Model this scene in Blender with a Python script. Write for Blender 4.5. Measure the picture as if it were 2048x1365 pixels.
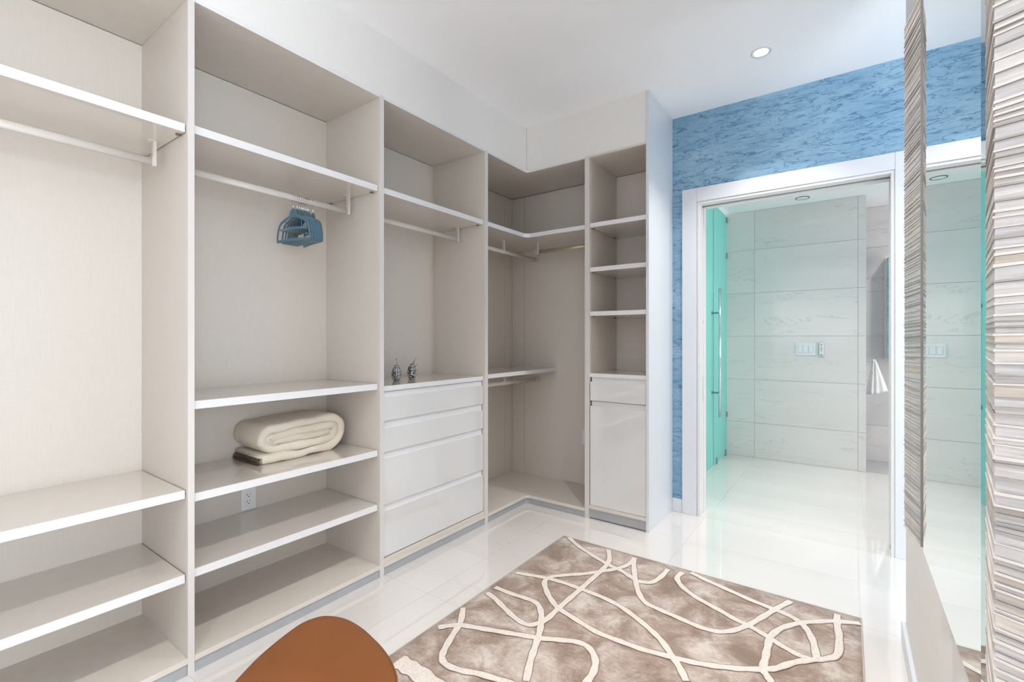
import bpy, bmesh, math, random
from mathutils import Vector, Matrix, noise

for o in list(bpy.data.objects):
    bpy.data.objects.remove(o, do_unlink=True)
S = bpy.context.scene
C = S.collection
R = math.radians
rnd = random.Random(7)

# ------------------------------------------------------------------ camera
FPX, TH, CXP, CYP, HC = 938.3, R(35.62), 1024.0, 679.0, 1.25
cam_d = bpy.data.cameras.new('camera')
cam = bpy.data.objects.new('camera', cam_d)
C.objects.link(cam)
cam.location = (0, 0, HC)
cam.rotation_euler = (R(90), 0, TH)
cam_d.sensor_width = 36
cam_d.lens = FPX / 2048 * 36
cam_d.shift_y = -(682.5 - CYP) / 2048
cam_d.clip_start = 0.02
S.camera = cam

# ------------------------------------------------------------------ world, lights, exposure
w = bpy.data.worlds.new('world')
S.world = w
w.use_nodes = True
w.node_tree.nodes['Background'].inputs[0].default_value = (0.80, 0.88, 1.0, 1)
w.node_tree.nodes['Background'].inputs[1].default_value = 1.0
S.view_settings.view_transform = 'Standard'
S.view_settings.look = 'None'
S.view_settings.gamma = 1
S.view_settings.use_curve_mapping = False
S.view_settings.exposure = 0.07
S.cycles.use_denoising = True
S.cycles.max_bounces = 12
S.cycles.diffuse_bounces = 6
S.cycles.glossy_bounces = 6
S.cycles.transmission_bounces = 8
S.cycles.sample_clamp_indirect = 6
S.cycles.caustics_reflective = False
S.cycles.caustics_refractive = False
S.cycles.blur_glossy = 0.5


def area(name, loc, direction, sx, sy, power, color, shape='RECTANGLE', spread=180):
    d = bpy.data.lights.new(name, 'AREA')
    d.shape = shape
    d.size = sx
    if shape in ('RECTANGLE', 'ELLIPSE'):
        d.size_y = sy
    d.energy = power
    d.color = color
    d.spread = R(spread)
    o = bpy.data.objects.new(name, d)
    C.objects.link(o)
    o.location = loc
    o.rotation_euler = Vector(direction).to_track_quat('-Z', 'Y').to_euler()
    return o


DAY = (0.86, 0.93, 1.0)
area('daylight_bedroom', (2.56, -0.30, 1.33), (-1, 0.05, 0.6), 2.1, 2.4, 136, DAY)
area('daylight_hall', (2.56, 2.72, 1.5), (-1, 0.06, 0.05), 0.36, 2.1, 19, (0.80, 0.90, 1.0))
area('added_fill_rear', (-1.0, -1.76, 1.6), (0, 1, 1.3), 2.2, 1.9, 13, (1.0, 0.98, 0.95))  # added ambient fill behind the camera, set in an invented window
area('added_fill_bathroom', (2.36, 4.6, 1.5), (-1, 0, -0.1), 1.3, 1.8, 28, (1.0, 0.95, 0.925))  # added side fill to brighten the bathroom, source invented
area('added_backlight_shower', (-2.75, 4.55, 1.6), (1, 0, -0.1), 1.3, 1.8, 20, (0.95, 1.0, 1.0))  # added light behind the frosted glass so it shows bright
CAN_POWER = 9
CANS = [(-0.397, 2.949), (-0.42, 1.82), (-0.45, 0.72), (-0.46, -0.55)]
CEIL = 2.858
BCEIL = 2.61
BATH_CANS = [(-0.37, 4.60), (0.80, 4.60), (0.62, 5.62)]  # last one added only to brighten the towel recess


# ------------------------------------------------------------------ helpers
def pz(x, y, z=0.0):
    a, b = (x - CXP) / FPX, -(y - CYP) / FPX
    rx, ry = a * math.cos(TH) - math.sin(TH), a * math.sin(TH) + math.cos(TH)
    t = (z - HC) / b
    return (rx * t, ry * t)


def wloc(p):
    v = Vector((0, 0, 0))
    while p:
        v += p.location
        p = p.parent
    return v


def props(o, label=None, cat=None, group=None, kind=None):
    if label: o['label'] = label
    if cat: o['category'] = cat
    if group: o['group'] = group
    if kind: o['kind'] = kind
    return o


def empty(name, loc, label=None, cat=None, group=None, kind=None, parent=None):
    o = bpy.data.objects.new(name, None)
    C.objects.link(o)
    o.empty_display_size = 0.1
    if parent:
        o.parent = parent
        o.location = Vector(loc) - wloc(parent)
    else:
        o.location = loc
    return props(o, label, cat, group, kind)


def link(name, me, mat, parent=None, loc=None, smooth=False, **k):
    """me is in world coordinates unless loc is given (then local to loc)"""
    o = bpy.data.objects.new(name, me)
    C.objects.link(o)
    if mat is not None and not me.materials:
        me.materials.append(mat)
    if smooth:
        for p in me.polygons: p.use_smooth = True
    base = wloc(parent)
    if loc is None:
        if len(me.vertices):
            c = sum((v.co for v in me.vertices), Vector()) / len(me.vertices)
        else:
            c = Vector()
        me.transform(Matrix.Translation(-c))
        loc = c
    o.parent = parent
    o.location = Vector(loc) - base
    return props(o, **k)


def mesh(bm, name='m'):
    me = bpy.data.meshes.new(name)
    bmesh.ops.recalc_face_normals(bm, faces=bm.faces)
    bm.to_mesh(me)
    bm.free()
    return me


def add_box(bm, x, y, z):
    vs = [bm.verts.new((a, b, c)) for a in x for b in y for c in z]
    for f in ((0, 1, 3, 2), (4, 6, 7, 5), (0, 4, 5, 1), (2, 3, 7, 6), (0, 2, 6, 4), (1, 5, 7, 3)):
        bm.faces.new([vs[i] for i in f])


def box(name, x, y, z, mat, parent=None, bev=0.0008, seg=1, **k):
    bm = bmesh.new()
    add_box(bm, x, y, z)
    if bev:
        bmesh.ops.bevel(bm, geom=bm.edges[:], offset=bev, segments=seg, profile=0.5, affect='EDGES')
    return link(name, mesh(bm), mat, parent, **k)


def boxes(name, L, mat, parent=None, **k):
    bm = bmesh.new()
    for b in L: add_box(bm, *b)
    return link(name, mesh(bm), mat, parent, **k)


def prism(bm, pts, z0, z1):
    a = [bm.verts.new((p[0], p[1], z0)) for p in pts]
    b = [bm.verts.new((p[0], p[1], z1)) for p in pts]
    n = len(pts)
    bm.faces.new(a[::-1]); bm.faces.new(b)
    for i in range(n):
        bm.faces.new((a[i], a[(i + 1) % n], b[(i + 1) % n], b[i]))


def tube(bm, path, rad, n=8, cap=True):
    P = [Vector(p) for p in path]
    rings = []
    up = None
    for i, p in enumerate(P):
        t = ((P[i + 1] if i + 1 < len(P) else p) - (P[i - 1] if i else p)).normalized()
        if up is None:
            up = Vector((0, 0, 1)) if abs(t.z) < 0.9 else Vector((1, 0, 0))
        s = t.cross(up).normalized()
        up = s.cross(t).normalized()
        r = rad[i] if isinstance(rad, list) else rad
        r1, r2 = (r if isinstance(r, tuple) else (r, r))
        rings.append([bm.verts.new(p + s * math.cos(2 * math.pi * k / n) * r1 + up * math.sin(2 * math.pi * k / n) * r2) for k in range(n)])
    for a, b in zip(rings, rings[1:]):
        for k in range(n):
            bm.faces.new((a[k], a[(k + 1) % n], b[(k + 1) % n], b[k]))
    if cap:
        bm.faces.new(rings[0][::-1]); bm.faces.new(rings[-1])


def lathe(bm, prof, n=24, c=(0, 0), sx=1.0, sy=1.0):
    rings = []
    for r, z in prof:
        if r < 1e-5:
            rings.append([bm.verts.new((c[0], c[1], z))])
        else:
            rings.append([bm.verts.new((c[0] + r * sx * math.cos(2 * math.pi * k / n), c[1] + r * sy * math.sin(2 * math.pi * k / n), z)) for k in range(n)])
    for a, b in zip(rings, rings[1:]):
        for k in range(n):
            k2 = (k + 1) % n
            if len(a) == 1 and len(b) == 1: continue
            if len(a) == 1: bm.faces.new((a[0], b[k2], b[k]))
            elif len(b) == 1: bm.faces.new((a[k], a[k2], b[0]))
            else: bm.faces.new((a[k], a[k2], b[k2], b[k]))


def spline(pts, n=8, closed=False):
    out = []
    m = len(pts)
    for i in range(m if closed else m - 1):
        g = lambda j: Vector(pts[j % m]) if closed else Vector(pts[max(0, min(m - 1, j))])
        p0, p1, p2, p3 = g(i - 1), g(i), g(i + 1), g(i + 2)
        for s in range(n):
            t = s / n
            out.append(0.5 * ((2 * p1) + (-p0 + p2) * t + (2 * p0 - 5 * p1 + 4 * p2 - p3) * t * t + (-p0 + 3 * p1 - 3 * p2 + p3) * t ** 3))
    if not closed: out.append(Vector(pts[-1]))
    return out


# ------------------------------------------------------------------ materials
class M:
    def __init__(s, name):
        s.m = bpy.data.materials.new(name)
        s.m.use_nodes = True
        s.t = s.m.node_tree
        s.b = s.t.nodes['Principled BSDF']

    def n(s, kind, **k):
        nd = s.t.nodes.new(kind)
        for a, v in k.items(): setattr(nd, a, v)
        return nd

    def l(s, a, b):
        s.t.links.new(a, b)

    def set(s, **k):
        for a, v in k.items():
            key = a.replace('_', ' ')
            s.b.inputs[key].default_value = v
        return s

    def coords(s, scale=(1, 1, 1), random_off=False):
        tc = s.n('ShaderNodeTexCoord')
        mp = s.n('ShaderNodeMapping')
        mp.inputs['Scale'].default_value = scale
        s.l(tc.outputs['Object'], mp.inputs['Vector'])
        out = mp.outputs[0]
        if random_off:
            oi = s.n('ShaderNodeObjectInfo')
            mm = s.n('ShaderNodeMath', operation='MULTIPLY')
            mm.inputs[1].default_value = 57.0
            s.l(oi.outputs['Random'], mm.inputs[0])
            va = s.n('ShaderNodeVectorMath', operation='ADD')
            s.l(out, va.inputs[0]); s.l(mm.outputs[0], va.inputs[1])
            out = va.outputs[0]
        return out

    def noise(s, vec, scale, detail=3, rough=0.5, dist=0.0):
        nd = s.n('ShaderNodeTexNoise')
        nd.inputs['Scale'].default_value = scale
        nd.inputs['Detail'].default_value = detail
        nd.inputs['Roughness'].default_value = rough
        nd.inputs['Distortion'].default_value = dist
        s.l(vec, nd.inputs['Vector'])
        return nd.outputs[0]

    def ramp(s, fac, stops):
        r = s.n('ShaderNodeValToRGB')
        e = r.color_ramp.elements
        while len(e) > 1: e.remove(e[-1])
        e[0].position = stops[0][0]; e[0].color = tuple(stops[0][1]) + (1,)
        for p, c in stops[1:]:
            x = e.new(p); x.color = tuple(c) + (1,)
        s.l(fac, r.inputs[0])
        return r.outputs[0]

    def mix(s, fac, a, b, mode='MIX'):
        x = s.n('ShaderNodeMix', data_type='RGBA', blend_type=mode)
        for src, i in ((fac, 0), (a, 6), (b, 7)):
            if hasattr(src, 'links'): s.l(src, x.inputs[i])
            elif isinstance(src, (int, float)): x.inputs[i].default_value = src
            else: x.inputs[i].default_value = tuple(src) + (1,)
        return x.outputs[2]

    def math(s, op, a, b=0.0, clamp=False):
        x = s.n('ShaderNodeMath', operation=op, use_clamp=clamp)
        for src, i in ((a, 0), (b, 1)):
            if hasattr(src, 'links'): s.l(src, x.inputs[i])
            else: x.inputs[i].default_value = src
        return x.outputs[0]

    def line(s, fac, w=0.02, mid=0.5):
        """1 on the contour line of a noise field"""
        a = s.math('SUBTRACT', fac, mid)
        a = s.math('ABSOLUTE', a)
        a = s.math('DIVIDE', a, w)
        return s.math('SUBTRACT', 1.0, a, clamp=True)

    def color(s, c):
        if hasattr(c, 'links'): s.l(c, s.b.inputs['Base Color'])
        else: s.b.inputs['Base Color'].default_value = tuple(c) + (1,)
        return s

    def bump(s, h, strength=0.2, dist=0.002):
        b = s.n('ShaderNodeBump')
        b.inputs['Strength'].default_value = strength
        b.inputs['Distance'].default_value = dist
        s.l(h, b.inputs['Height'])
        s.l(b.outputs[0], s.b.inputs['Normal'])
        return s


def plain(name, c, rough=0.5, metal=0.0, var=0.03, **k):
    m = M(name)
    v = m.noise(m.coords(), 14, 2)
    lo = tuple(x * (1 - var) for x in c); hi = tuple(min(1, x * (1 + var)) for x in c)
    m.color(m.ramp(v, [(0.3, lo), (0.7, hi)]))
    m.set(Roughness=rough, Metallic=metal, **k)
    return m.m


def laminate(name, c, rough, coat=0.0):
    m = M(name)
    h = m.noise(m.coords((20, 20, 420)), 1.0, 3, 0.6)
    v = m.noise(m.coords((380, 380, 18)), 1.0, 3, 0.6)
    f = m.math('ADD', m.math('MULTIPLY', h, 0.5), m.math('MULTIPLY', v, 0.5))
    lo = tuple(x * 0.97 for x in c); hi = tuple(min(1, x * 1.025) for x in c)
    m.color(m.ramp(f, [(0.38, lo), (0.62, hi)]))
    m.set(Roughness=rough, Coat_Weight=coat, Coat_Roughness=0.03, Coat_IOR=1.75)
    m.bump(f, 0.05, 0.0004)
    return m.m


LAM = laminate('linen_laminate', (0.67, 0.62, 0.565), 0.42)
LAM_TOP = laminate('linen_laminate_gloss', (0.655, 0.61, 0.56), 0.3, 1.0)
EDGE_SIDE = plain('side_edge_band', (0.66, 0.63, 0.605), 0.3, var=0.01)
EDGE = plain('shelf_edge_band', (0.76, 0.755, 0.755), 0.25, var=0.01)
LAC = plain('glossy_lacquer_front', (0.70, 0.695, 0.69), 0.10, var=0.008, Coat_Weight=1.0, Coat_Roughness=0.015, Coat_IOR=1.7)
GROOVE = plain('finger_pull_channel', (0.76, 0.76, 0.765), 0.35, var=0.01)
WHITE_PANEL = plain('white_end_panel', (0.67, 0.695, 0.72), 0.22, var=0.006)
SOFFIT = laminate('soffit_laminate', (0.80, 0.785, 0.765), 0.45)
KICK = plain('brushed_toe_kick', (0.40, 0.41, 0.425), 0.4, 0.1)
CEILM = plain('ceiling_paint', (0.93, 0.93, 0.935), 0.9, var=0.004)
WALLM = plain('wall_paint', (0.80, 0.79, 0.77), 0.8, var=0.01)
TRIM = plain('trim_paint', (0.66, 0.68, 0.72), 0.3, var=0.006)
JAMB = plain('jamb_paint', (0.69, 0.685, 0.67), 0.35, var=0.006)
ROD = plain('rod_satin', (0.66, 0.62, 0.58), 0.35, 0.0, var=0.01)
ROD_GOLD = plain('rod_gold', (0.50, 0.43, 0.31), 0.3, 0.4, var=0.02)
BRONZE = plain('bronze_fitting', (0.20, 0.14, 0.08), 0.4, 0.6)
CHROME = plain('chrome', (0.80, 0.80, 0.80), 0.12, 1.0, var=0.01)
STEEL = plain('dark_steel_clip', (0.16, 0.30, 0.31), 0.3, 0.6)
DARK = plain('dark_gap', (0.03, 0.03, 0.03), 0.8)
PLASTIC = plain('white_plastic', (0.80, 0.81, 0.82), 0.3, var=0.005)
GREYP = plain('grey_plastic', (0.42, 0.43, 0.44), 0.4)
VELVET = plain('blue_grey_velvet', (0.075, 0.165, 0.225), 0.6, var=0.1, Sheen_Weight=0.35)
TOWEL = plain('white_towel', (0.84, 0.83, 0.81), 0.95, var=0.03)
BRASS = plain('brushed_rug_edge', (0.50, 0.42, 0.36), 0.9)


def marble(name, base, vein, rough, stretch, strength, grainy=0.0, coat=0.0):
    m = M(name)
    vec = m.coords(stretch, True)
    big = m.noise(vec, 0.9, 3, 0.5)
    n1 = m.noise(vec, 1.6, 6, 0.62, 0.9)
    l1 = m.line(n1, 0.012)
    gate = m.ramp(m.noise(vec, 2.3, 2), [(0.47, (0, 0, 0)), (0.62, (1, 1, 1))])
    f = m.math('MULTIPLY', m.math('MULTIPLY', l1, gate), strength)
    lo = tuple(x * 0.955 for x in base)
    c = m.ramp(big, [(0.35, lo), (0.65, base)])
    n2 = m.noise(vec, 3.0, 8, 0.7)
    c = m.mix(m.math('MULTIPLY', m.ramp(n2, [(0.55, (0, 0, 0)), (0.8, (1, 1, 1))]), 0.25), c, tuple(x * 0.86 for x in base))
    c = m.mix(f, c, vein)
    oi = m.n('ShaderNodeObjectInfo')
    br = m.math('ADD', m.math('MULTIPLY', oi.outputs['Random'], 0.04), 0.96)
    comb = m.n('ShaderNodeCombineColor')
    for i in range(3): m.l(br, comb.inputs[i])
    c = m.mix(1.0, c, comb.outputs[0], 'MULTIPLY')
    m.color(c)
    m.set(Roughness=rough, Coat_Weight=coat, Coat_Roughness=0.02)
    return m.m


FLOOR_TILE = marble('cream_marble_floor', (0.75, 0.715, 0.69), (0.56, 0.50, 0.47), 0.05, (0.35, 2.2, 1), 0.30, coat=1.0)
WALL_TILE = marble('grey_white_marble_wall', (0.80, 0.755, 0.725), (0.45, 0.42, 0.38), 0.10, (0.8, 1, 4.2), 0.5)
RECESS_FLOOR = marble('grey_marble_floor', (0.42, 0.42, 0.43), (0.30, 0.30, 0.3), 0.25, (1, 2, 1), 0.5)
GROUT = plain('grout', (0.70, 0.67, 0.64), 0.9)
GROUT_W = plain('grout_wall', (0.50, 0.50, 0.48), 0.9)


def wallpaper():
    m = M('blue_bark_wallpaper')
    vec = m.coords((1.9, 1, 9))
    base = m.noise(m.coords((1.0, 1, 2.5)), 2.2, 5, 0.6)
    c = m.ramp(base, [(0.3, (0.145, 0.295, 0.45)), (0.52, (0.22, 0.385, 0.53)), (0.72, (0.33, 0.49, 0.61))])
    fine = m.noise(m.coords((5, 1, 40)), 3.0, 5, 0.7)
    c = m.mix(m.math('MULTIPLY', m.ramp(fine, [(0.4, (0, 0, 0)), (0.7, (1, 1, 1))]), 0.35), c, (0.34, 0.51, 0.65))
    n1 = m.noise(vec, 2.4, 4, 0.6, 0.9)
    g1 = m.ramp(m.noise(vec, 3.1, 3), [(0.36, (0, 0, 0)), (0.52, (1, 1, 1))])
    f = m.math('MULTIPLY', m.line(n1, 0.026), g1)
    c = m.mix(m.math('MULTIPLY', f, 0.85), c, (0.03, 0.10, 0.22))
    n2 = m.noise(m.coords((4.0, 1, 22)), 2.2, 5, 0.65, 1.0)
    g2 = m.ramp(m.noise(vec, 5.1, 2), [(0.45, (0, 0, 0)), (0.6, (1, 1, 1))])
    c = m.mix(m.math('MULTIPLY', m.math('MULTIPLY', m.line(n2, 0.03), g2), 0.7), c, (0.05, 0.14, 0.28))
    m.color(c)
    m.set(Roughness=0.75)
    return m.m


PAPER = wallpaper()


def frosted():
    m = M('frosted_green_glass')
    t = m.t
    out = t.nodes['Material Output']
    tr = m.n('ShaderNodeBsdfTranslucent'); tr.inputs[0].default_value = (0.50, 0.86, 0.80, 1)
    df = m.n('ShaderNodeBsdfDiffuse'); df.inputs[0].default_value = (0.36, 0.72, 0.67, 1)
    gl = m.n('ShaderNodeBsdfGlossy'); gl.inputs[0].default_value = (0.9, 1, 0.98, 1); gl.inputs[1].default_value = 0.25
    a = m.n('ShaderNodeMixShader'); a.inputs[0].default_value = 0.45
    b = m.n('ShaderNodeMixShader'); b.inputs[0].default_value = 0.07
    nz = m.noise(m.coords(), 300, 1)
    fr = m.math('ADD', m.math('MULTIPLY', nz, 0.03), 0.055)
    m.l(tr.outputs[0], a.inputs[1]); m.l(df.outputs[0], a.inputs[2])
    m.l(a.outputs[0], b.inputs[1]); m.l(gl.outputs[0], b.inputs[2]); m.l(fr, b.inputs[0])
    m.l(b.outputs[0], out.inputs[0])
    return m.m


FROST = frosted()
GLASS_EDGE = plain('glass_edge_green', (0.03, 0.36, 0.33), 0.2)
MIRROR = M('mirror_silver').set(Metallic=1.0, Roughness=0.0)
MIRROR.color((0.90, 0.94, 0.935)); MIRROR = MIRROR.m
MIRROR_BEVEL = M('mirror_bevel').set(Metallic=1.0, Roughness=0.0)
MIRROR_BEVEL.color((0.62, 0.68, 0.70)); MIRROR_BEVEL = MIRROR_BEVEL.m


def leaf():
    m = M('silver_leaf')
    vec = m.coords((14, 14, 260), True)
    n = m.noise(vec, 1.0, 4, 0.65)
    c = m.ramp(n, [(0.30, (0.36, 0.34, 0.335)), (0.40, (0.56, 0.54, 0.53)), (0.60, (0.66, 0.635, 0.62)), (0.74, (0.74, 0.71, 0.69))])
    oi = m.n('ShaderNodeObjectInfo')
    tint = m.ramp(oi.outputs['Random'], [(0.0, (0.86, 0.85, 0.86)), (0.8, (1, 0.98, 0.97)), (0.93, (1.0, 0.90, 0.78)), (1, (0.62, 0.58, 0.56))])
    m.color(m.mix(1.0, c, tint, 'MULTIPLY'))
    m.set(Metallic=0.35, Roughness=0.34)
    m.bump(n, 0.35, 0.0010)
    return m.m


LEAF = leaf()
LEAF_SHADE = plain('tarnished_leaf_ridge', (0.36, 0.33, 0.31), 0.5, 0.25, var=0.3)
LEAF_RIDGE = plain('pale_leaf_ridge', (0.64, 0.59, 0.55), 0.4, 0.25, var=0.25)
LEAF_DARK = plain('frame_core', (0.34, 0.32, 0.31), 0.6, 0.2)


def rug_mat():
    m = M('rug_pile')
    v = m.coords((1, 1, 1))
    n = m.noise(v, 5.5, 6, 0.62, 0.6)
    fine = m.noise(v, 60, 4, 0.7)
    st = m.noise(m.coords((14, 40, 1)), 2.2, 4, 0.7)
    f = m.math('ADD', m.math('MULTIPLY', n, 0.72), m.math('ADD', m.math('MULTIPLY', fine, 0.12), m.math('MULTIPLY', st, 0.16)))
    c = m.ramp(f, [(0.40, (0.235, 0.162, 0.122)), (0.47, (0.32, 0.235, 0.185)), (0.53, (0.43, 0.345, 0.295)), (0.61, (0.60, 0.53, 0.48))])
    m.color(c)
    m.set(Roughness=0.85, Sheen_Weight=0.25)
    h = m.noise(v, 420, 2, 0.6)
    m.bump(m.math('ADD', h, m.math('MULTIPLY', fine, 0.6)), 0.6, 0.003)
    return m.m


def cream_pile():
    m = M('rug_cream_line')
    v = m.coords()
    m.color(m.ramp(m.noise(v, 90, 3), [(0.3, (0.63, 0.56, 0.50)), (0.7, (0.75, 0.69, 0.635))]))
    m.set(Roughness=0.9, Sheen_Weight=0.2)
    m.bump(m.noise(v, 500, 2), 0.5, 0.002)
    return m.m


RUG, CREAM = rug_mat(), cream_pile()
RUG_GROOVE_SHADE = plain('rug_groove_shade', (0.22, 0.16, 0.125), 0.95, var=0.15)  # groove shadow beside the cream lines, painted as dark pile strips


def leather():
    m = M('tan_leather')
    v = m.coords()
    m.color(m.ramp(m.noise(v, 6, 3), [(0.3, (0.160, 0.053, 0.013)), (0.7, (0.185, 0.064, 0.018))]))
    m.set(Roughness=0.52)
    m.b.inputs['Specular IOR Level'].default_value = 0.3
    vo = m.n('ShaderNodeTexVoronoi'); vo.inputs['Scale'].default_value = 420
    m.l(v, vo.inputs['Vector'])
    m.bump(vo.outputs[0], 0.12, 0.0006)
    return m.m


LEATHER = leather()


def cotton():
    m = M('cream_cotton')
    v = m.coords()
    m.color(m.ramp(m.noise(v, 9, 3), [(0.3, (0.72, 0.64, 0.53)), (0.7, (0.79, 0.715, 0.61))]))
    m.set(Roughness=0.9, Sheen_Weight=0.15)
    n = m.noise(v, 35, 4, 0.6)
    m.bump(m.math('ADD', n, m.math('MULTIPLY', m.noise(v, 900, 1), 0.15)), 0.35, 0.006)
    return m.m


COTTON = cotton()
STITCH = plain('dark_fringe', (0.09, 0.06, 0.045), 0.9)


def crystal():
    m = M('swirled_glass')
    v = m.coords((1, 1, 1), True)
    n = m.noise(v, 52, 3, 0.6, 2.5)
    m.color(m.ramp(n, [(0.42, (0.012, 0.014, 0.014)), (0.49, (0.10, 0.11, 0.11)), (0.53, (0.42, 0.45, 0.44)), (0.60, (0.9, 0.92, 0.92))]))
    m.set(Roughness=0.05, Coat_Weight=1.0, Transmission_Weight=0.25)
    return m.m


CRYSTAL = crystal()
CLEAR = M('clear_glass').set(Roughness=0.0, Transmission_Weight=1.0, IOR=1.45)
CLEAR.color((0.80, 0.83, 0.82)); CLEAR = CLEAR.m
lens_m = M('lit_lens')
lens_m.b.inputs['Emission Color'].default_value = (1, 0.97, 0.92, 1)
lens_m.b.inputs['Emission Strength'].default_value = 8
LENS = lens_m.m

# ------------------------------------------------------------------ structure
XF, YF = -1.989, 2.970          # fronts of the left run and of the back run
XB, YB = -2.470, 3.450          # faces of the back panels
YW = 3.472                      # door wall face
YT = 5.522                      # bathroom tiled wall face
XR = 0.192                      # right wall face
EAST, SOUTH = 2.60, -1.80

# floor with its tiles
floor = box('floor', (-3.0, 3.0), (-2.0, 6.4), (-0.10, -0.0025), GROUT, bev=0, kind='structure')
floor['label'] = 'polished cream marble tile floor'


def tile_cols(cols, rows, gap, put):
    for i in range(len(cols) - 1):
        for j in range(len(rows) - 1):
            put(cols[i] + gap / 2, cols[i + 1] - gap / 2, rows[j] + gap / 2, rows[j + 1] - gap / 2)


tile_meshes = {}


def slab(name, c, d, mat, parent):
    key = (round(d[0], 4), round(d[1], 4), round(d[2], 4), mat.name)
    if key not in tile_meshes:
        bm = bmesh.new()
        add_box(bm, (-d[0] / 2, d[0] / 2), (-d[1] / 2, d[1] / 2), (-d[2] / 2, d[2] / 2))
        tile_meshes[key] = mesh(bm, name)
    return link(name, tile_meshes[key], mat, parent, loc=c)


def fl(x0, x1, y0, y1):
    slab('floor_tile', ((x0 + x1) / 2, (y0 + y1) / 2, -0.003), (x1 - x0, y1 - y0, 0.006), FLOOR_TILE, floor)


cw = 0.8625
cols = [0.045 + cw * k for k in range(-3, 4)]
rows = [3.46 - 0.457 * k for k in range(12)][::-1]
tile_cols(cols, rows, 0.0009, fl)
tile_cols([-2.98, -2.1, -1.22, -0.342, 0.54, 1.42, 2.6], [3.46, 3.735], 0.0009, fl)
bcols = [0.088 + 0.888 * k for k in range(-3, 4)]
tile_cols(bcols, [3.735, 4.18, 4.627, 5.074, 5.528], 0.0009, fl)
for k in range(3):
    x0 = 0.139 + 0.888 * k
    slab('floor_tile', (x0 + 0.444, 5.81, -0.003), (0.886, 0.56, 0.006), RECESS_FLOOR, floor)

box('ceiling', (-2.60, 2.72), (-1.92, 3.64), (CEIL, CEIL + 0.1), CEILM, bev=0, kind='structure')
box('ceiling_bathroom', (-2.9, 2.5), (3.64, 6.25), (BCEIL, BCEIL + 0.08), CEILM, bev=0, kind='structure')
box('wall_left', (-2.60, XB - 0.012), (-1.92, 3.64), (0, CEIL), WALLM, bev=0, kind='structure')
box('wall_right', (XR, XR + 0.14), (0.56, 2.495), (0, CEIL), WALLM, bev=0, kind='structure')
boxes('wall_rear', [((-2.48, -2.1), (-1.92, SOUTH), (0, CEIL)), ((0.1, EAST), (-1.92, SOUTH), (0, CEIL)),
                    ((-2.1, 0.1), (-1.92, SOUTH), (0, 0.65)), ((-2.1, 0.1), (-1.92, SOUTH), (2.55, CEIL))], WALLM, kind='structure')
boxes('wall_east', [((EAST, EAST + 0.12), (-1.92, -1.35), (0, CEIL)), ((EAST, EAST + 0.12), (0.75, 2.54), (0, CEIL)),
                    ((EAST, EAST + 0.12), (2.92, 3.64), (0, CEIL)), ((EAST, EAST + 0.12), (-1.35, 0.75), (0, 0.12)),
                    ((EAST, EAST + 0.12), (-1.35, 0.75), (2.55, CEIL)), ((EAST, EAST + 0.12), (2.54, 2.92), (0, 0.4)),
                    ((EAST, EAST + 0.12), (2.54, 2.92), (2.5, CEIL))], WALLM, kind='structure')
boxes('wall_back', [((-2.48, -0.868), (YW, 3.64), (0, CEIL)), ((0.218, EAST), (YW, 3.64), (0, CEIL)),
                    ((-0.868, 0.218), (YW, 3.64), (2.222, CEIL))], PAPER, kind='structure',
      label='wall papered in streaky blue bark pattern around the doorway')
boxes('wall_bathroom_left', [((-2.9, -2.8), (3.64, 3.88), (0, BCEIL)), ((-2.9, -2.8), (5.22, 6.25), (0, BCEIL)),
                             ((-2.9, -2.8), (3.88, 5.22), (0, 0.65)), ((-2.9, -2.8), (3.88, 5.22), (2.52, BCEIL))], WALLM, kind='structure')
boxes('wall_bathroom_right', [((2.4, 2.5), (3.64, 3.92), (0, BCEIL)), ((2.4, 2.5), (5.28, 6.25), (0, BCEIL)),
                              ((2.4, 2.5), (3.92, 5.28), (0, 0.55)), ((2.4, 2.5), (3.92, 5.28), (2.42, BCEIL))], WALLM, kind='structure')

# tiled bathroom walls
wt = box('wall_bathroom_far', (-2.8, 0.125), (YT + 0.008, YT + 0.12), (0, BCEIL), GROUT_W, bev=0, kind='structure')


def wtile(parent, yf):
    def put(x0, x1, z0, z1):
        slab('wall_tile', ((x0 + x1) / 2, yf + 0.004, (z0 + z1) / 2), (x1 - x0, 0.008, z1 - z0), WALL_TILE, parent)
    return put


zr = [0.0, 0.368, 0.825, 1.282, 1.740, 2.196, BCEIL - 0.001]
tile_cols([-2.56, -1.68, -0.804, 0.076, 0.137], zr, 0.0022, wtile(wt, YT))
box('trim_5', (0.127, 0.137), (YT + 0.009, YT + 0.12), (0, BCEIL - 0.002), TRIM, kind='structure')
wr = box('wall_bathroom_recess', (-0.2, 2.4), (6.092, 6.20), (0, BCEIL), GROUT_W, bev=0, kind='structure')
tile_cols([-0.2, 0.42, 1.3, 2.18], zr, 0.0022, wtile(wr, 6.084))

# window frames (behind and to the right of the camera; rear and bathroom ones are invented around fill lights)
def window(name, axis, pos, a0, a1, z0, z1):
    r = empty(name, (0, 0, 0), kind='structure')
    t = 0.05
    L = [((a0, a1), (z0, z0 + t)), ((a0, a1), (z1 - t, z1)), ((a0, a0 + t), (z0 + t, z1 - t)), ((a1 - t, a1), (z0 + t, z1 - t))]
    for (a, z) in L:
        if axis == 'x': box('window_frame', (pos, pos + 0.05), a, z, TRIM, r)
        else: box('window_frame', a, (pos, pos + 0.05), z, TRIM, r)


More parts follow.
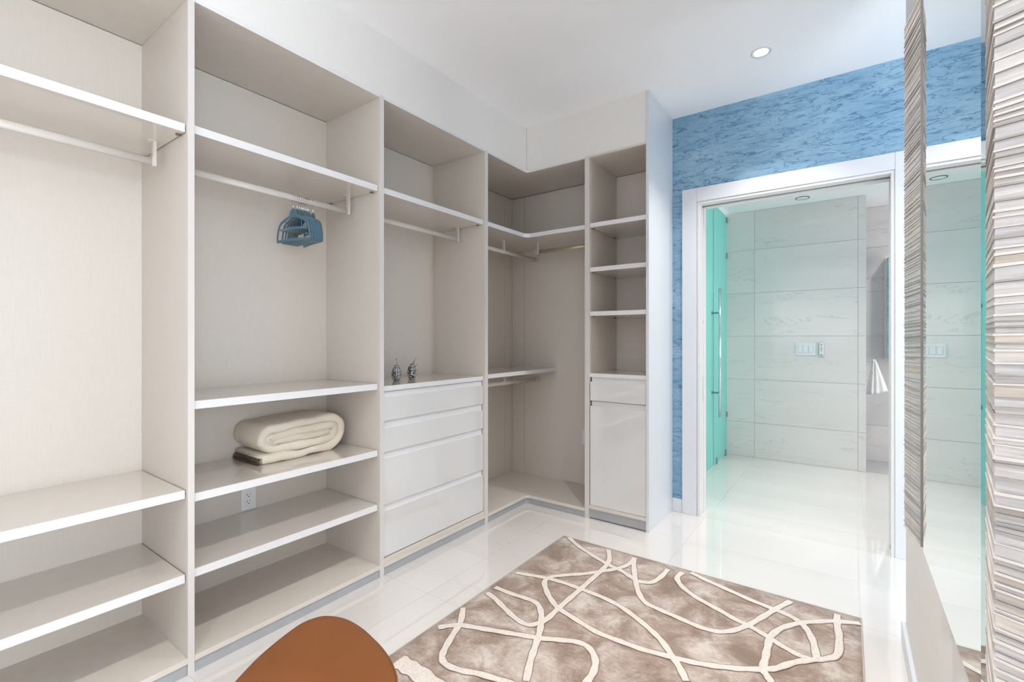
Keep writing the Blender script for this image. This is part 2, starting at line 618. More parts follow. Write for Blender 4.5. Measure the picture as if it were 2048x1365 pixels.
window('window_1', 'x', EAST + 0.02, -1.35, 0.75, 0.12, 2.55)
window('window_2', 'x', EAST + 0.02, 2.54, 2.92, 0.4, 2.5)
window('added_window_3', 'y', SOUTH - 0.08, -2.1, 0.1, 0.65, 2.55)  # invented opening for the rear fill
window('added_window_4', 'x', 2.42, 3.92, 5.28, 0.55, 2.42)  # invented opening for the bathroom fill
window('added_window_5', 'x', -2.87, 3.88, 5.22, 0.65, 2.52)  # invented opening for the light behind the glass

# baseboards
def baseboard_x(name, x, y0, y1):
    box(name, (x, XR), (y0, y1), (0, 0.088), TRIM, kind='structure', bev=0.002)


baseboard_x('baseboard_right', XR - 0.014, 0.56, 2.509)
box('baseboard_end', (XR, XR + 0.14), (2.495, 2.509), (0, 0.088), TRIM, kind='structure', bev=0.002)
box('baseboard_back', (-1.043, -0.972), (YW - 0.013, YW), (0, 0.093), TRIM, kind='structure', bev=0.002)

# doorway with casing, jambs and pocket track
door = empty('door_1', (-0.32, YW, 0), kind='structure', label='cased pocket doorway opening to the bathroom')
box('door_casing', (-0.970, -0.870), (YW - 0.020, YW), (0, 2.320), TRIM, door, bev=0.0015)
box('door_casing', (0.218, 0.318), (YW - 0.020, YW), (0, 2.320), TRIM, door, bev=0.0015)
box('door_casing_head', (-0.8695, 0.2175), (YW - 0.019, YW), (2.222, 2.320), TRIM, door, bev=0.0015)
for (a, b) in (((-0.868, -0.850), (3.460, 3.532)), ((-0.868, -0.850), (3.576, 3.640)), ((0.200, 0.218), (3.460, 3.532)), ((0.200, 0.218), (3.576, 3.640))):
    box('door_jamb', a, b, (0, 2.205), JAMB, door, bev=0.001)
box('door_jamb_head', (-0.868, 0.218), (3.460, 3.532), (2.205, 2.221), JAMB, door, bev=0.0006)
box('door_jamb_head', (-0.868, 0.218), (3.576, 3.640), (2.205, 2.221), JAMB, door, bev=0.0006)
box('pocket_track', (-0.86, 0.21), (3.534, 3.574), (2.213, 2.221), DARK, door, bev=0)
pd = box('pocket_door', (-0.868, -0.852), (3.536, 3.572), (0.004, 2.200), JAMB, door, bev=0.002, label='edge of the white pocket door slid into the wall')
box('flush_pull', (-0.8525, -0.8512), (3.549, 3.559), (0.80, 0.98), GREYP, pd, bev=0)
box('latch', (-0.8525, -0.8510), (3.549, 3.559), (1.36, 1.385), GREYP, pd, bev=0)
box('strike_plate', (0.199, 0.2005), (3.49, 3.515), (0.03, 0.05), BRONZE, door, bev=0)

# soffits above the cabinets
box('trim_1', (XB - 0.012, XF - 0.004), (SOUTH, YF - 0.0), (2.530, CEIL), SOFFIT, bev=0, kind='structure', label='pale soffit over the left run of wardrobes')
box('trim_2', (XB - 0.012, -1.0635), (YF + 0.004, YW), (2.530, CEIL), SOFFIT, bev=0, kind='structure', label='beige soffit over the corner and narrow tower')

# ------------------------------------------------------------------ wardrobes
TOPZ, BOTZ = 2.515, 0.066


def zs(z):     # front edges stand a little behind the front plane
    return HC + (z - HC) * 1.006


def shelf(parent, y0, y1, ztop, th=0.031, clips=True, name='shelf', gap=0.004):
    s = empty(name, ((XF + XB) / 2, (y0 + y1) / 2, ztop), parent=parent)
    s.location = Vector(((XF + XB) / 2, (y0 + y1) / 2, ztop)) - wloc(parent)
    box('board', (XB + 0.002, XF - 0.0175), (y0 + gap, y1 - gap), (ztop - th, ztop), LAM_TOP, s)
    box('edge_band', (XF - 0.0175, XF - 0.0155), (y0 + gap, y1 - gap), (ztop - th, ztop), EDGE, s, bev=0.0005)
    if clips:
        for (cx, cy) in ((XF - 0.055, y1 - gap - 0.008), (XF - 0.42, y1 - gap - 0.008), (XF - 0.055, y0 + gap + 0.008)):
            bm = bmesh.new()
            lathe(bm, [(0, 0), (0.0085, 0), (0.0095, -0.002), (0.0085, -0.004), (0, -0.004)], 10, (0, 0))
            link('shelf_connector', mesh(bm), BRONZE, s, loc=(cx, cy, ztop - th))
    return s


def side(parent, y0, y1, name='side_panel', z0=0.0):
    s = box(name, (XB - 0.010, XF - 0.0015), (y0, y1), (z0, 2.529), LAM, parent, bev=0)
    box('edge_band', (XF - 0.0015, XF), (y0, y1), (z0, 2.529), EDGE_SIDE, s, bev=0.0006)
    return s


def rod_y(parent, x, y0, y1, z, shelf_z, brackets, mat=ROD):
    r = empty('hanging_rod', (x, (y0 + y1) / 2, z), parent=parent)
    bm = bmesh.new()
    tube(bm, [(x, y0, z), (x, y1, z)], (0.0085, 0.0150), 16)
    link('rod', mesh(bm), mat, r, smooth=True)
    for by in brackets:
        bm = bmesh.new()
        add_box(bm, (x - 0.011, x + 0.011), (by - 0.005, by + 0.005), (z - 0.017, shelf_z))
        add_box(bm, (x - 0.014, x + 0.014), (by - 0.022, by - 0.005), (shelf_z - 0.003, shelf_z))
        add_box(bm, (x - 0.011, x + 0.011), (by - 0.008, by - 0.005), (z - 0.018, z + 0.018))
        link('bracket', mesh(bm), mat, r)
    return r


def unit(name, y0, y1, label):
    return empty(name, ((XF + XB) / 2, (y0 + y1) / 2, 0), label, 'wardrobe')


def carcass(u, y0, y1, seam=True):
    box('back_panel', (XB - 0.008, XB), (y0, y1), (0.04, 2.512), LAM, u, bev=0)
    t = box('top_panel', (XB, XF - 0.0015), (y0, y1), (TOPZ, TOPZ + 0.014), LAM, u, bev=0)
    box('edge_band', (XF - 0.0015, XF), (y0, y1), (TOPZ, TOPZ + 0.014), EDGE, t, bev=0)
    b = box('bottom_panel', (XB, XF - 0.0015), (y0, y1), (0.045, BOTZ), LAM, u, bev=0)
    box('edge_band', (XF - 0.0015, XF + 0.0), (y0, y1), (0.045, BOTZ), LAM, b, bev=0)
    box('toe_kick', (XF - 0.040, XF - 0.006), (y0, y1), (0.0, 0.0448), KICK, u, bev=0)


D0, D1, D2, D3 = (-0.155, -0.133), (0.714, 0.736), (1.592, 1.618), (2.464, 2.497)
# a run of wardrobe before the first bay, outside the frame
# bay 1
u1 = unit('wardrobe', D0[0], D1[1], 'open linen-beige wardrobe bay at far left with long hanging space over two low shelves')
side(u1, *D0); side(u1, *D1)
carcass(u1, D0[1] + .0005, D1[0] - .0005)
for z in (2.047, 0.691, 0.379):
    shelf(u1, D0[1], D1[0], zs(z))
rod_y(u1, -2.2, D0[1] + 0.02, 0.672, 1.941, zs(2.047) - 0.031, (-0.10, 0.674))
# bay 2
u2 = unit('wardrobe', D1[1], D2[1], 'open beige wardrobe bay holding the hangers, rolled blanket and power outlet')
side(u2, *D2)
carcass(u2, D1[1] + .0005, D2[0] - .0005)
for z in (2.053, 1.018, 0.671, 0.388):
    shelf(u2, D1[1], D2[0], zs(z), clips=(z == 2.053))
rod_y(u2, -2.2, D1[1] + 0.02, 1.545, 1.941, zs(2.053) - 0.031, (0.762, 1.548))
# bay 3: chest of drawers below
u3 = unit('wardrobe', D2[1], D3[1], 'beige wardrobe bay with four glossy drawers below a counter')
side(u3, *D3)
carcass(u3, D2[1] + .0005, D3[0] - .0005)
shelf(u3, D2[1], D3[0], zs(2.052))
rod_y(u3, -2.2, D2[1] + 0.02, 2.42, 1.945, zs(2.052) - 0.031, (1.645, 2.424))
shelf(u3, D2[1], D3[0], 1.000, 0.028, False, 'counter', 0.0015)
dz = [(0.970, 0.938, 0.812), (0.812, 0.773, 0.647), (0.647, 0.611, 0.368), (0.368, 0.332, 0.089)]
for (gt, ft, fb) in dz:
    d = empty('drawer', (XF - 0.02, (D2[1] + D3[0]) / 2, fb), parent=u3)
    box('drawer_front', (XF - 0.0215, XF - 0.0155), (D2[1] + 0.003, D3[0] - 0.003), (fb + 0.0015, ft), LAC, d, bev=0.001)
    bm = bmesh.new()
    y0, y1 = D2[1] + 0.002, D3[0] - 0.006
    # concave channel profile
    prof = [(XF - 0.022, ft - 0.012), (XF - 0.0225, ft - 0.002), (XF - 0.0265, ft + 0.006), (XF - 0.0275, gt - 0.010), (XF - 0.0255, gt - 0.0015)]
    a = [bm.verts.new((x, y0, z)) for x, z in prof]; b = [bm.verts.new((x, y1, z)) for x, z in prof]
    for i in range(len(prof) - 1): bm.faces.new((a[i], a[i + 1], b[i + 1], b[i]))
    a2 = [bm.verts.new((x - 0.004, y0, z)) for x, z in prof]; b2 = [bm.verts.new((x - 0.004, y1, z)) for x, z in prof]
    for i in range(len(prof) - 1): bm.faces.new((a2[i], b2[i], b2[i + 1], a2[i + 1]))
    bm.faces.new(b + b2[::-1]); bm.faces.new(a2 + a[::-1])
    link('finger_pull', mesh(bm), GROOVE, d)

box('base_rail', (XF - 0.02, XF - 0.004), (D2[1] + .0005, D3[0] - .0005), (BOTZ + .0002, 0.0865), LAM, u3, bev=0.0005)
# corner unit
uc = unit('corner_wardrobe', D3[1], YB, 'open beige corner wardrobe with rounded L shelf, rods and small desk-height shelf')
TX0, TX1 = -1.501, -1.468       # divider between the corner and the tower


def ell(z0, z1, mat, name, parent, inset=0.0, r=0.035, band=None, xa=XB, yb=YB, gap=0.0):
    """L shaped board with a rounded inner corner"""
    cx, cy = XF - inset, YF + inset
    arc = []
    for k in range(9):
        a = math.pi / 2 * k / 8
        # concave corner at (cx, cy): arc centre outside the board
        arc.append((cx + r - r * math.cos(a), cy - r + r * math.sin(a)))
    pts = [(xa, D3[1] + gap), (cx, D3[1] + gap)] + arc + [(TX0 - gap, cy), (TX0 - gap, yb), (xa, yb)]
    bm = bmesh.new()
    prism(bm, pts, z0, z1)
    o = link(name, mesh(bm), mat, parent)
    if band:
        line = [(cx, D3[1] + gap)] + arc + [(TX0 - gap, cy)]
        bm = bmesh.new()
        prev = None
        t = 0.0018
        nrm = [(1, 0)] + [(math.cos(math.pi / 2 * k / 8), -math.sin(math.pi / 2 * k / 8)) for k in range(9)] + [(0, -1)]
        for (x, y), (nx, ny) in zip(line, nrm):
            cur = [bm.verts.new((x, y, z0)), bm.verts.new((x, y, z1)), bm.verts.new((x + nx * t, y + ny * t, z1)), bm.verts.new((x + nx * t, y + ny * t, z0))]
            if prev:
                for i in range(4): bm.faces.new((prev[i], prev[(i + 1) % 4], cur[(i + 1) % 4], cur[i]))
            else:
                bm.faces.new(cur)
            prev = cur
        bm.faces.new(prev[::-1])
        link('edge_band', mesh(bm), band, o)
    return o


ell(TOPZ, TOPZ + 0.014, LAM, 'top_panel', uc, 0.0, 0.035, EDGE)
ell(0.045, BOTZ, LAM, 'bottom_panel', uc, 0.0, 0.035, LAM)
ell(2.026, 2.056, LAM_TOP, 'corner_shelf', uc, 0.016, 0.045, EDGE, XB + 0.002, YB - 0.002, 0.002)
ell(0.0, 0.0448, KICK, 'toe_kick', uc, 0.008, 0.030, None, XF - 0.04, YF + 0.04)
box('back_panel', (XB - 0.008, XB), (D3[1] + .0005, 3.345), (0.04, 2.512), LAM, uc, bev=0.001)
box('back_panel', (XB - 0.008, XB), (3.3475, YB), (0.04, 2.512), LAM, uc, bev=0.001)
box('back_panel', (XB, -2.338), (YB, YB + 0.008), (0.04, 2.512), LAM, uc, bev=0.001)
box('back_panel', (-2.3355, TX0 - .0006), (YB, YB + 0.008), (0.04, 2.512), LAM, uc, bev=0.001)
rod_y(uc, -2.2, D3[1] + 0.002, 3.432, 1.938, 2.026, (2.958, 3.436))
rx = empty('hanging_rod', (-1.76, 3.2, 1.955), parent=uc)
bm = bmesh.new(); tube(bm, [(-2.02, 3.2, 1.955), (TX0 - 0.001, 3.2, 1.955)], (0.0085, 0.015), 16)
link('rod', mesh(bm), ROD_GOLD, rx, smooth=True, label='gold toned rod')
box('bracket', (-2.035, -2.024), (3.189, 3.211), (1.935, 2.026), ROD, rx)
# desk shelf
s = empty('low_shelf', (-2.23, 2.97, 1.01), parent=uc)
box('board', (XB + 0.002, XF - 0.0175), (D3[1] + 0.001, YB - 0.002), (0.980, 1.009), LAM_TOP, s)
box('edge_band', (XF - 0.0175, XF - 0.0155), (D3[1] + 0.001, YB - 0.002), (0.980, 1.009), EDGE, s, bev=0.0005)
r2 = rod_y(uc, -2.2, D3[1] + 0.001, 3.430, 0.905, 0.980, (2.965,))
bm = bmesh.new(); tube(bm, [(-2.2, 3.430, 0.905), (-2.2, 3.438, 0.905), (-2.2, 3.4495, 0.905)], [(0.014, 0.019), (0.016, 0.022), (0.016, 0.022)], 16)
link('rod_flange', mesh(bm), ROD, r2, smooth=True)

# tower
ut = empty('tower_cabinet', (-1.26, (YF + YB) / 2, 0), 'narrow shelf tower with one drawer and cupboard door beside white end panel', 'cabinet')
dv = box('side_panel', (TX0, TX1), (YF + 0.0015, YB + 0.008), (0, 2.529), LAM, ut, bev=0)
box('edge_band', (TX0, TX1), (YF, YF + 0.0015), (0, 2.529), EDGE_SIDE, dv, bev=0.0005)
EX0, EX1 = -1.063, -1.043
ep = box('end_panel', (EX0 + 0.0012, EX1), (YF, YW - 0.0005), (0, CEIL - 0.0005), WHITE_PANEL, ut, bev=0.0008, label='tall glossy white end panel')
box('inner_lining', (EX0, EX0 + 0.0012), (YF + 0.0002, YW - 0.001), (0.002, 2.529), LAM, ep, bev=0)
box('back_panel', (TX1 + .0004, EX0 - .0005), (YB, YB + 0.008), (0.04, 2.512), LAM, ut, bev=0)
box('top_panel', (TX1 + .0003, EX0 - .0003), (YF, YB), (TOPZ, TOPZ + 0.014), LAM, ut, bev=0)
box('bottom_panel', (TX1 + .0003, EX0 - .0003), (YF, YB), (0.071, 0.0935), LAM, ut, bev=0)
box('toe_kick', (TX0, EX0 - .0003), (YF + 0.012, YF + 0.03), (0.006, 0.0705), KICK, ut, bev=0)


def tshelf(z, th, name='shelf', clips=True, g=0.003):
    s = empty(name, (-1.265, 3.21, z), parent=ut)
    box('board', (TX1 + g, EX0 - g), (YF + 0.012, YB - 0.001), (z - th, z), LAM_TOP, s)
    box('edge_band', (TX1 + g, EX0 - g), (YF + 0.010, YF + 0.012), (z - th, z), EDGE, s, bev=0.0005)
    if clips:
        for cy in (YF + 0.05, YF + 0.42):
            bm = bmesh.new()
            lathe(bm, [(0, 0), (0.0085, 0), (0.0095, -0.002), (0.0085, -0.004), (0, -0.004)], 10)
            link('shelf_connector', mesh(bm), BRONZE, s, loc=(TX1 + g + 0.010, cy, z - th))


for z in (2.060, 1.751, 1.443): tshelf(z, 0.030)
tshelf(1.013, 0.026, 'counter', False, 0.001)
for nm, (gt, ft, fb) in (('drawer', (0.987, 0.954, 0.823)), ('cupboard_door', (0.819, 0.785, 0.0955))):
    d = empty(nm, (-1.265, YF, fb), parent=ut)
    box('door_front' if nm != 'drawer' else 'drawer_front', (TX1 + 0.006, EX0 - 0.003), (YF + 0.006, YF + 0.024), (fb, ft), LAC, d, bev=0.001)
    box('finger_pull', (TX1 + 0.010, EX0 - 0.004), (YF + 0.024, YF + 0.030), (ft - 0.01, gt - 0.001), GROOVE, d, bev=0.0005)
    box('inner_rail', (TX1 + 0.004, EX0 - 0.004), (YF + 0.030, YF + 0.034), (fb, gt - 0.001), DARK, d, bev=0)

# ------------------------------------------------------------------ outlets, switches, remote
def outlet(loc, rz, label):
    """plate lies in local XZ, faces local -Y"""
    r = empty('power_outlet', loc, label, 'outlet')
    w_, h_ = 0.072, 0.117
    box2 = lambda nm, x, y, z, m, par=r, b=0.0008: link(nm, _bx(x, y, z, b), m, par, loc=wloc(par))
    p = box2('cover_plate', (-w_ / 2, w_ / 2), (-0.006, 0), (-h_ / 2, h_ / 2), PLASTIC, b=0.002)
    f = box2('socket_face', (-0.0165, 0.0165), (-0.0085, -0.0055), (-0.034, 0.034), PLASTIC)
    for zc in (-0.0185, 0.0155):
        for (x0, x1, z0, z1) in ((-0.0085, -0.0065, zc, zc + 0.008), (0.0055, 0.0075, zc + 0.001, zc + 0.007), (-0.0025, 0.0025, zc - 0.0095, zc - 0.005)):
            box2('plug_slot', (x0, x1), (-0.0092, -0.0080), (z0, z1), DARK, f, 0)
        box2('plug_slot', (-0.0110, -0.0085), (-0.0092, -0.0080), (zc + 0.003, zc + 0.005), DARK, f, 0)
    r.rotation_euler = (0, 0, rz)
    return r


def _bx(x, y, z, b=0.0):
    bm = bmesh.new(); add_box(bm, x, y, z)
    if b: bmesh.ops.bevel(bm, geom=bm.edges[:], offset=b, segments=1, affect='EDGES')
    return mesh(bm)


outlet((XB, 1.153, 0.447), R(90), 'white power outlet on back panel below the rolled blanket')
outlet((-1.730, YB, 0.450), 0, 'white power outlet half hidden in the corner wardrobe beside the tower')

sw = empty('light_switch', (-0.346, YT, 1.150), 'white three-gang rocker switch plate on the marble wall', 'switch')
link('cover_plate', _bx((-0.085, 0.085), (-0.007, 0), (-0.060, 0.060), 0.002), PLASTIC, sw, loc=wloc(sw))
for k in (-1, 0, 1):
    fr = link('rocker_frame', _bx((-0.0185 + k * 0.046, 0.0185 + k * 0.046), (-0.0080, -0.0065), (-0.035, 0.035)), GREYP, sw, loc=wloc(sw))
    link('rocker', _bx((-0.0170 + k * 0.046, 0.0170 + k * 0.046), (-0.0105, -0.0070), (-0.0335, 0.0335), 0.001), PLASTIC, fr, loc=wloc(sw))
rc = empty('remote_control', (-0.213, YT, 1.150), 'slim grey remote in wall cradle right of switch plate', 'remote')
link('cradle', _bx((-0.0235, 0.0235), (-0.010, 0), (-0.070, 0.070), 0.004), GREYP, rc, loc=wloc(rc))
link('body', _bx((-0.0190, 0.0190), (-0.020, -0.009), (-0.066, 0.066), 0.004), PLASTIC, rc, loc=wloc(rc))
for zc, hh in ((0.047, 0.006), (0.025, 0.003), (0.005, 0.007), (-0.015, 0.003)):
    link('button', _bx((-0.009, 0.009), (-0.0215, -0.0195), (zc - hh, zc + hh), 0.0005), GREYP, rc, loc=wloc(rc))
link('badge', _bx((-0.010, 0.010), (-0.0208, -0.0195), (-0.056, -0.050)), DARK, rc, loc=wloc(rc))

# ------------------------------------------------------------------ downlights and speaker
def downlight(x, y, zc, label, group, power, col):
    r = empty('downlight', (x, y, zc), label, 'ceiling light', group)
    bm = bmesh.new()
    lathe(bm, [(0.036, 0.010), (0.037, -0.001), (0.050, -0.004), (0.053, -0.0005), (0.053, 0.003)], 32)
    link('trim_ring', mesh(bm), TRIM, r, loc=(x, y, zc), smooth=True)
    bm = bmesh.new()
    lathe(bm, [(0, -0.0005), (0.036, -0.0005), (0.036, 0.002), (0, 0.002)], 32)
    link('lens', mesh(bm), LENS, r, loc=(x, y, zc))
    area('downlight_lamp', (x, y, zc - 0.006), (0, 0, -1), 0.066, 0, power, col, 'DISK', 100)


lab = ['round recessed downlight glowing in the ceiling before the blue wall', 'recessed downlight in the ceiling above the middle of the rug',
       'recessed downlight in the ceiling above the near end of the rug', 'recessed downlight in the ceiling behind the brown stool']
for (x, y), l_ in zip(CANS, lab):
    downlight(x, y, CEIL, l_, 'closet downlights', CAN_POWER, (1.0, 0.95, 0.90))
for (x, y), l_ in zip(BATH_CANS, ('recessed bathroom downlight nearest the green glass', 'recessed bathroom downlight right of the doorway opening', 'added downlight brightening the towel recess')):
    downlight(x, y, BCEIL, l_, 'bathroom downlights', 4 if y < 5 else 5, (1.0, 0.93, 0.88))
sp = empty('ceiling_speaker', (-0.357, 5.295, BCEIL), 'small round flush speaker in bathroom ceiling', 'speaker')
bm = bmesh.new(); lathe(bm, [(0.052, 0.0), (0.052, -0.004), (0.058, -0.004), (0.058, 0.0)], 32)
link('rim', mesh(bm), DARK, sp, loc=wloc(sp))
bm = bmesh.new(); lathe(bm, [(0, -0.002), (0.052, -0.002), (0.052, 0), (0, 0)], 32)
link('grille', mesh(bm), CEILM, sp, loc=wloc(sp))

# ------------------------------------------------------------------ frosted glass screen and door
gx = -1.075
gs = empty('shower_screen', (gx, 5.2, 0), 'fixed frosted green glass panel beside the marble wall', 'glass panel')
box('glass_pane', (gx - 0.010, gx), (4.905, YT - 0.004), (0.012, 2.585), FROST, gs, bev=0)
box('glass_edge', (gx - 0.010, gx), (4.898, 4.905), (0.012, 2.585), GLASS_EDGE, gs, bev=0)
for (y, z) in ((5.50, 2.545), (5.50, 2.155), (5.50, 0.435), (5.45, 0.030), (5.03, 0.030)):
    box('glass_clip', (gx - 0.018, gx + 0.008), (y - 0.022, y + 0.020), (z - 0.028, z + 0.028), STEEL, gs, bev=0.002)
box('glass_clip', (gx - 0.018, gx + 0.008), (4.98, 5.02), (2.560, 2.600), STEEL, gs, bev=0.002)
gd = empty('glass_door', (gx, 4.5, 0), 'frosted green glass door with long chrome bar handle', 'glass door')
box('glass_pane', (gx - 0.010, gx), (3.95, 4.885), (0.012, 2.575), FROST, gd, bev=0)
box('glass_edge', (gx - 0.010, gx), (4.885, 4.890), (0.012, 2.575), GLASS_EDGE, gd, bev=0)
hd = empty('handle', (gx + 0.06, 4.84, 1.12), parent=gd)
bm = bmesh.new(); tube(bm, [(gx + 0.072, 4.835, 0.50), (gx + 0.072, 4.835, 1.74)], 0.0125, 20)
link('bar', mesh(bm), CHROME, hd, smooth=True)
for z in (0.733, 1.504):
    bm = bmesh.new(); tube(bm, [(gx - 0.0, 4.835, z), (gx + 0.006, 4.835, z), (gx + 0.0061, 4.835, z), (gx + 0.070, 4.835, z)], [0.016, 0.016, 0.008, 0.008], 14)
    link('standoff', mesh(bm), STEEL, hd, smooth=False)

# recess: cabinet edge, towel bar, towel
cb = empty('mirror_cabinet', (0.42, 6.03, 1.55), 'tall cream framed cabinet on the recess wall, seen edge-on', 'cabinet')
box('cabinet_box', (0.300, 0.80), (5.96, 6.083), (1.045, 2.07), JAMB, cb, bev=0.003)
box('mirror_door', (0.315, 0.79), (5.945, 5.959), (1.055, 2.06), MIRROR, cb, bev=0.001)
tb = empty('towel_bar', (0.17, 5.80, 1.04), 'square chrome towel bar projecting behind the marble wall edge', 'towel bar')
box('rail', (0.1375, 0.225), (5.785, 5.815), (1.025, 1.045), CHROME, tb, bev=0.002)
box('mount', (0.1375, 0.146), (5.775, 5.825), (1.015, 1.055), CHROME, tb, bev=0.002)


def towel():
    bm = bmesh.new()
    rings = []
    N = 64
    H = 16
    for j in range(H + 1):
        t = j / H
        z = 1.046 - t * 0.335
        wl = 0.012 + 0.052 * t ** 0.9
        wr = 0.014 + 0.095 * t ** 1.0
        ring = []
        for k in range(N):
            a = 2 * math.pi * k / N
            ca, sa = math.cos(a), math.sin(a)
            x = 0.208 + (wr * ca if ca > 0 else wl * ca)
            fold = 0.006 * math.sin(5 * a + 1.0) * t + 0.004 * math.sin(11 * a + 2 * t) * t
            y = 5.800 + sa * (0.024 + 0.016 * t) + fold
            # centre slit between the two hanging halves, seen from the front
            if sa < 0:
                y += 0.022 * math.exp(-((x - 0.208) / 0.007) ** 2) * min(1, t * 4 + 0.2)
            zz = z
            if ca > 0: zz += 0.035 * t * ca
            ring.append(bm.verts.new((x, y, zz)))
        rings.append(ring)
    for a, b in zip(rings, rings[1:]):
        for k in range(N):
            bm.faces.new((a[k], a[(k + 1) % N], b[(k + 1) % N], b[k]))
    top = bm.verts.new((0.208, 5.80, 1.052))
    for k in range(N): bm.faces.new((rings[0][k], top, rings[0][(k + 1) % N]))
    bm.faces.new(rings[-1])
    return mesh(bm)


link('hand_towel', towel(), TOWEL, None, smooth=True, label='white hand towel draped over the end of the bar', cat='towel')

# ------------------------------------------------------------------ wall mirror with layered frame
XM = 0.131
ZM0, ZM1 = 0.795, 2.010
mir = empty('wall_mirror', (XR, 1.06, ZM0), 'tall wall mirror with rough ridged silvery side frames', 'mirror')
box('backing_board', (XM + 0.006, XR), (0.770, 1.358), (ZM0 + 0.002, ZM1), LEAF_DARK, mir, bev=0)
box('mirror_glass', (XM, XM + 0.005), (0.794, 1.330), (ZM0, ZM1), MIRROR, mir, bev=0)


def bevel_strip(y_in, y_out):
    dx = abs(y_out - y_in) * math.tan(R(3.6))
    bm = bmesh.new()
    y0, y1 = y_in, y_out
    v = [bm.verts.new(p) for p in ((XM, y0, ZM0), (XM, y0, ZM1), (XM + dx, y1, ZM1), (XM + dx, y1, ZM0), (XM + 0.005, y0, ZM0), (XM + 0.005, y0, ZM1), (XM + 0.005, y1, ZM1), (XM + 0.005, y1, ZM0))]
    for f in ((0, 1, 2, 3), (4, 7, 6, 5), (0, 3, 7, 4), (1, 5, 6, 2), (2, 6, 7, 3), (0, 4, 5, 1)): bm.faces.new([v[i] for i in f])
    link('mirror_bevel', mesh(bm), MIRROR_BEVEL, mir)


bevel_strip(0.794, 0.769)
bevel_strip(1.330, 1.356)
box('inner_lip', (XM - 0.002, XM + 0.006), (1.3562, 1.3600), (ZM0, ZM1), LEAF_DARK, mir, bev=0)

for nm, G, Rg, O, sgn in (('near', (XM, 0.768), (0.1145, 0.636), (0.185, 0.604), -1), ('far', (XM, 1.360), (0.1115, 1.485), (0.185, 1.515), 1)):
    st = empty('frame_stile', (0.16, (G[1] + Rg[1]) / 2, ZM0), parent=mir)
    ins = 0.006
    bm = bmesh.new()
    prism(bm, [(G[0] + ins, G[1] + sgn * 0.002), (Rg[0] + ins * 1.4, Rg[1] - sgn * 0.006), (O[0], O[1] - sgn * 0.006), (XR, O[1] - sgn * 0.006), (XR, G[1] + sgn * 0.002)], ZM0 + 0.002, ZM1 - 0.002)
    link('frame_core', mesh(bm), LEAF_DARK, st)
    z = ZM0
    sr = random.Random(11 if nm == 'near' else 5)
    tilt = 0.0
    ridge = False
    while z < ZM1 - 0.002:
        ridge = not ridge
        th = sr.uniform(0.0016, 0.0028) if ridge else sr.choice((0.003, 0.004, 0.005, 0.007, 0.009, 0.012))
        z1 = min(z + th, ZM1)
        j = sr.uniform(0.0009, 0.0018) if ridge else sr.uniform(-0.0004, 0.0004)
        jr = sr.uniform(0.0005, 0.003) if ridge else sr.uniform(-0.0006, 0.0006)
        tilt2 = max(-0.003, min(0.003, tilt + sr.uniform(-0.0012, 0.0012)))
        g = (G[0] - j * 0.5, G[1])
        m_ = ((G[0] * 0.5 + Rg[0] * 0.5) - j, (G[1] + Rg[1]) / 2)
        r_ = (Rg[0] - j, Rg[1] + sgn * jr)
        mo = ((Rg[0] + O[0]) / 2 - j * 0.5, (Rg[1] + O[1]) / 2 + sgn * (jr * 0.5 + j))
        o_ = (O[0] - j, O[1])
        pts = [g, m_, r_, mo, o_, (XR - 0.001, O[1] - sgn * 0.002), (XR - 0.001, G[1] + sgn * 0.001)]
        wt = (0.0, 0.5, 1.0, 0.4, 0.0, 0.0, 0.0)
        lo_ = 0.0 if z <= ZM0 else tilt
        hi_ = 0.0 if z1 >= ZM1 else tilt2
        bm = bmesh.new()
        a = [bm.verts.new((p[0], p[1], z + 0.0001 + lo_ * wt[i])) for i, p in enumerate(pts)]
        b = [bm.verts.new((p[0], p[1], max(z1 - 0.0001 + hi_ * wt[i], z + 0.0006 + lo_ * wt[i]))) for i, p in enumerate(pts)]
        bm.faces.new(a[::-1]); bm.faces.new(b)
        for i in range(len(pts)): bm.faces.new((a[i], a[(i + 1) % len(pts)], b[(i + 1) % len(pts)], b[i]))
        link('frame_slat', mesh(bm), (LEAF_SHADE if sr.random() < 0.3 else LEAF_RIDGE) if ridge else LEAF, st)
        z = z1
        tilt = tilt2

# ------------------------------------------------------------------ rug
rug = empty('area_rug', (-0.70, 1.4, 0), 'taupe mottled area rug with looping cream carved lines on marble floor', 'rug')
RX0, RX1, RY0, RY1 = -1.462, 0.046, 0.15, 2.600
RH = 0.010
bm = bmesh.new()
nx, ny = 40, 60
vg = [[bm.verts.new((RX0 + (RX1 - RX0) * i / nx, RY0 + (RY1 - RY0) * j / ny, RH + (0.0012 * math.sin(i * 1.7) * math.cos(j * 1.3) if 0 < i < nx and 0 < j < ny else -0.002))) for j in range(ny + 1)] for i in range(nx + 1)]
for i in range(nx):
    for j in range(ny): bm.faces.new((vg[i][j], vg[i + 1][j], vg[i + 1][j + 1], vg[i][j + 1]))
bd = [vg[i][0] for i in range(nx)] + [vg[nx][j] for j in range(ny)] + [vg[i][ny] for i in range(nx, 0, -1)] + [vg[0][j] for j in range(ny, 0, -1)]
lo = [bm.verts.new((v.co.x, v.co.y, 0.0005)) for v in bd]
for i in range(len(bd)):
    k = (i + 1) % len(bd)
    bm.faces.new((bd[i], lo[i], lo[k], bd[k]))
link('rug_pile', mesh(bm), RUG, rug, smooth=True)
for (x, y) in (((RX0 - 0.004, RX0 + 0.001), (RY0, RY1)), ((RX1 - 0.001, RX1 + 0.004), (RY0, RY1)), ((RX0 - 0.004, RX1 + 0.004), (RY1 - 0.001, RY1 + 0.004))):
    box('bound_edge', x, y, (0.0004, 0.009), BRASS, rug, bev=0.001)


